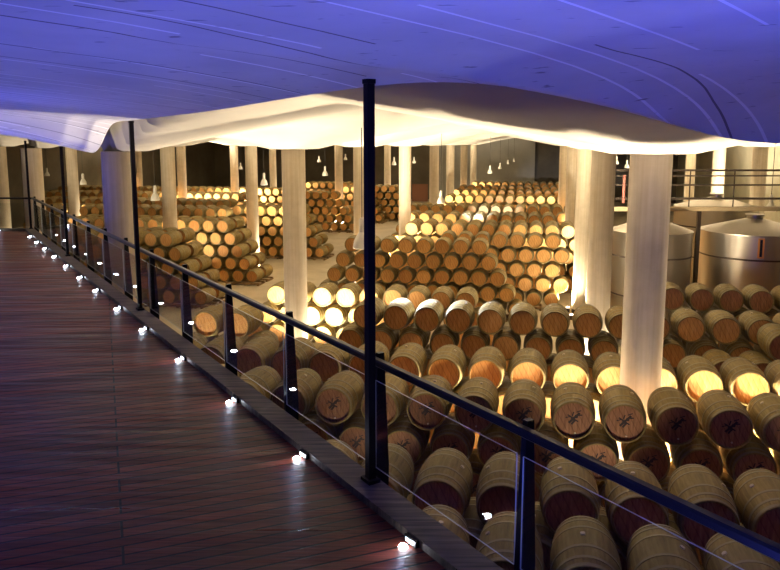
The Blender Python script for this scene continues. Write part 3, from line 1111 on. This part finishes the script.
# ------------------------------------------------------------------ pendant lamps
def lamp(px, py, hpx, label, depth=None, on=0, color=(1, .95, .9)):
    """bell lamp; py centre row, hpx its height in pixels"""
    H = .62
    d = depth or F * H / hpx
    c = at_y(px, py, d)
    e = empty('pendant_lamp', c)
    tag(e, label, 'lamp', 'bell-shaped pendant lamps')
    s = d * hpx / F / H
    m = MB(); m.lathe([(.17 * s, -.31 * s), (.185 * s, -.30 * s), (.165 * s, -.16 * s), (.11 * s, -.05 * s), (.075 * s, 0.0), (.07 * s, .02 * s)], 24); m.build('shade', M_LAMP, e, 30)
    m = MB(); m.lathe([(.06 * s, 0), (.065 * s, .02 * s), (.065 * s, .26 * s), (.04 * s, .31 * s)], 16); m.build('lamp_neck', M_LAMP, e, 30)
    zc = cell_ceiling_z(c.x, c.y)
    m = MB(); m.tube((0, 0, .30 * s), (0, 0, zc - c.z), .012, 6); m.build('cord', M_CORD, e)
    m = MB(); m.lathe([(.12 * s, -.285 * s), (.0001, -.28 * s)], 16)
    if on:
        light('SPOT', 'pendant_beam', c + Vector((0, 0, -.33 * s)), on, color, spot_size=R(140), spot_blend=.6, shadow_soft_size=.12, dir=(0, 0, -1))
    return c
lamp(47, 172, 8, 'small bell lamp hanging before the dark wall past the deck corner')
lamp(83, 179, 11, 'bell lamp hanging between second pole and blue-tinted column')
lamp(155, 193, 15, 'large bell lamp hanging low beside the blue-tinted column')
lamp(264, 179, 12, 'bell lamp hanging close beside the floodlit column')
lamp(319, 159, 6, 'smaller upper bell lamp of two between floodlit and slim column')
lamp(325, 171, 9.5, 'larger lower bell lamp of two between floodlit and slim column')
lamp(345.5, 157, 6, 'small bell lamp between slim column and the black pole')
lamp(240.5, 166, 6.5, 'small bell lamp hanging beside a thin far column')
lamp(394, 161, 8, 'bell lamp hanging just past the tall black pole')
lamp(414, 160, 6, 'small bell lamp between the first two central columns')
lamp(441, 197, 13, 'bell lamp hanging low over the central stack edge')
lamp(490, 169.5, 8, 'bell lamp hanging before the pale end wall, closest one')
lamp(500, 166, 6, 'second bell lamp in the line before the end wall')
lamp(508, 162, 4.5, 'third bell lamp in the line before the end wall', depth=82)
lamp(514, 160, 3.6, 'fourth bell lamp in the line before the end wall', depth=86)
lamp(616.5, 160, 8, 'small bell lamp hanging between the thick column and its neighbour')
lamp(627, 164, 8, 'small bell lamp half hidden behind the thick column')
lamp(771, 203, 17, 'bell lamp hanging above the large steel tank', on=350, color=(1, .82, .55))
WL = lamp(362, 233, 31, 'large bell lamp hanging low behind the black pole', depth=18.0)

# door in the end wall
dp = at_y(420, 184, END_B / CP * .965)
m = MB(); m.box(-1.0, 1.0, -.06, .06, 0, dp.z)
de = mesh_obj('door_1', m.v, m.f, M_DOOR, loc=(dp.x, dp.y, 0)); de.rotation_euler = (0, 0, -TH_A)
tag(de, kind='structure')

# ------------------------------------------------------------------ lighting
WARM = (1.0, .86, .65)
def flood(p, e, aim=(0, 0, 1), size=150, label=None):
    light('SPOT', 'floodlight_beam', Vector(p) + Vector((0, 0, .26)), e, WARM, spot_size=R(size), spot_blend=.65, shadow_soft_size=.10, dir=aim)
nf = 0
for i, (x, y, lab) in enumerate(cols):
    e = 6500
    e = {5: 1500, 6: 4200, 13: 2600, 18: 2600, 14: 900, 15: 3600, 8: 3600, 9: 3600, 10: 3600, 11: 3600, 12: 3600}.get(i, 8000 if i == 0 else e)
    for s in (-1, 1):
        p = Vector((x, y, 0)) + TA * s * (D_COL / 2 + .17)
        if walk_s(p) < .6: continue
        fl = empty('floor_floodlight', p, -TH_A)
        where = lab
        tag(fl, 'floor floodlight at the %s foot of the ' % ('right' if s > 0 else 'left') + SHORT[i], 'floodlight', 'floodlights at the feet of the columns')
        m = MB(); m.box(-.08, .08, -.11, .11, 0, .20); m.build('housing', M_PIPE, fl)
        m = MB(); m.box(-.065, .065, -.095, .095, .20, .21); m.build('lens', M_FLOODLENS, fl)
        flood(p, e, TA * (-s) * .08 + A * (.0 if i == 0 else .22) + Vector((0, 0, 1)), 146 if i == 0 else 124)
for a_, b_, e_, lb in ((1.15, 30.2, 700, 'floor floodlight before the stack face beside the aisle columns'),
                      (-2.6, 9.3, 300, 'added unseen floor floodlight in the gap behind the second barrel row, nearer the black pole'),  # the gap floods are added to brighten the vault crown
                      (.8, 9.4, 300, 'added unseen floor floodlight in the gap behind the second barrel row, before the thick column'),
                      (4.4, 9.5, 300, 'added unseen floor floodlight in the gap behind the second barrel row, nearer the steel tanks')):
    p = TA * a_ + A * b_
    fl = empty('floor_floodlight', p, -TH_A)
    tag(fl, lb, 'floodlight', 'floodlights at the feet of the columns')
    m = MB(); m.box(-.08, .08, -.11, .11, 0, .20); m.build('housing', M_PIPE, fl)
    m = MB(); m.box(-.065, .065, -.095, .095, .20, .21); m.build('lens', M_FLOODLENS, fl)
    flood(p, e_, Vector((-.25, .1, 1)) if e_ > 500 else A * .34 + Vector((0, 0, 1)), 150 if e_ > 500 else 46)
for i in (0, 1, 6):  # extra front floods, added to warm the column faces
    x, y, lab = cols[i]
    for sg in (-1, 1):
        p = Vector((x, y, 0)) + TA * sg * .24 - A * .47
        fl = empty('floor_floodlight', p, -TH_A)
        tag(fl, 'added small floodlight, front %s, at the foot of the ' % ('right' if sg > 0 else 'left') + SHORT[i], 'floodlight', 'floodlights at the feet of the columns')
        m = MB(); m.box(-.05, .05, -.05, .05, 0, .20); m.build('housing', M_PIPE, fl)
        m = MB(); m.box(-.045, .045, -.045, .045, .20, .21); m.build('lens', M_FLOODLENS, fl)
        flood(p, 2400 if i == 0 else 1200, Vector((0, 0, 1)), 80)
# cool spotlights on the white barrels, under the vault
tgt = Vector(at_z(432, 305, 3.2))
src = WL + Vector((0, 0, -.45))
light('SPOT', 'pendant_beam', src, 9500, (.42, .54, 1.0), spot_size=R(56), spot_blend=.8, shadow_soft_size=.22, dir=tgt - src)

for (lx, ly, ld), (tx, ty), en in (((441, 197, 33), (500, 205), 4000),):
    src = at_y(lx, ly, ld); tg = at_z(tx, ty, 3.3)
    src = src + Vector((0, 0, -.5))
    light('SPOT', 'pendant_beam', src, en * ((tg - src).length / 8) ** 2 * 2, (.66, .76, 1.0), spot_size=R(16), spot_blend=.8, shadow_soft_size=.05, dir=tg - src)

SC.world = bpy.data.worlds.new('world')
SC.world.use_nodes = True
bg = SC.world.node_tree.nodes['Background']
bg.inputs['Color'].default_value = (.02, .018, .015, 1)
bg.inputs['Strength'].default_value = .3

# ------------------------------------------------------------------ render look
SC.view_settings.view_transform = 'Standard'
SC.view_settings.look = 'None'
SC.view_settings.gamma = 1
SC.view_settings.use_curve_mapping = False
SC.view_settings.exposure = 0.3
SC.cycles.use_denoising = True
SC.cycles.max_bounces = 8
SC.cycles.diffuse_bounces = 3
SC.cycles.glossy_bounces = 3
SC.cycles.transparent_max_bounces = 12
SC.cycles.sample_clamp_indirect = 6
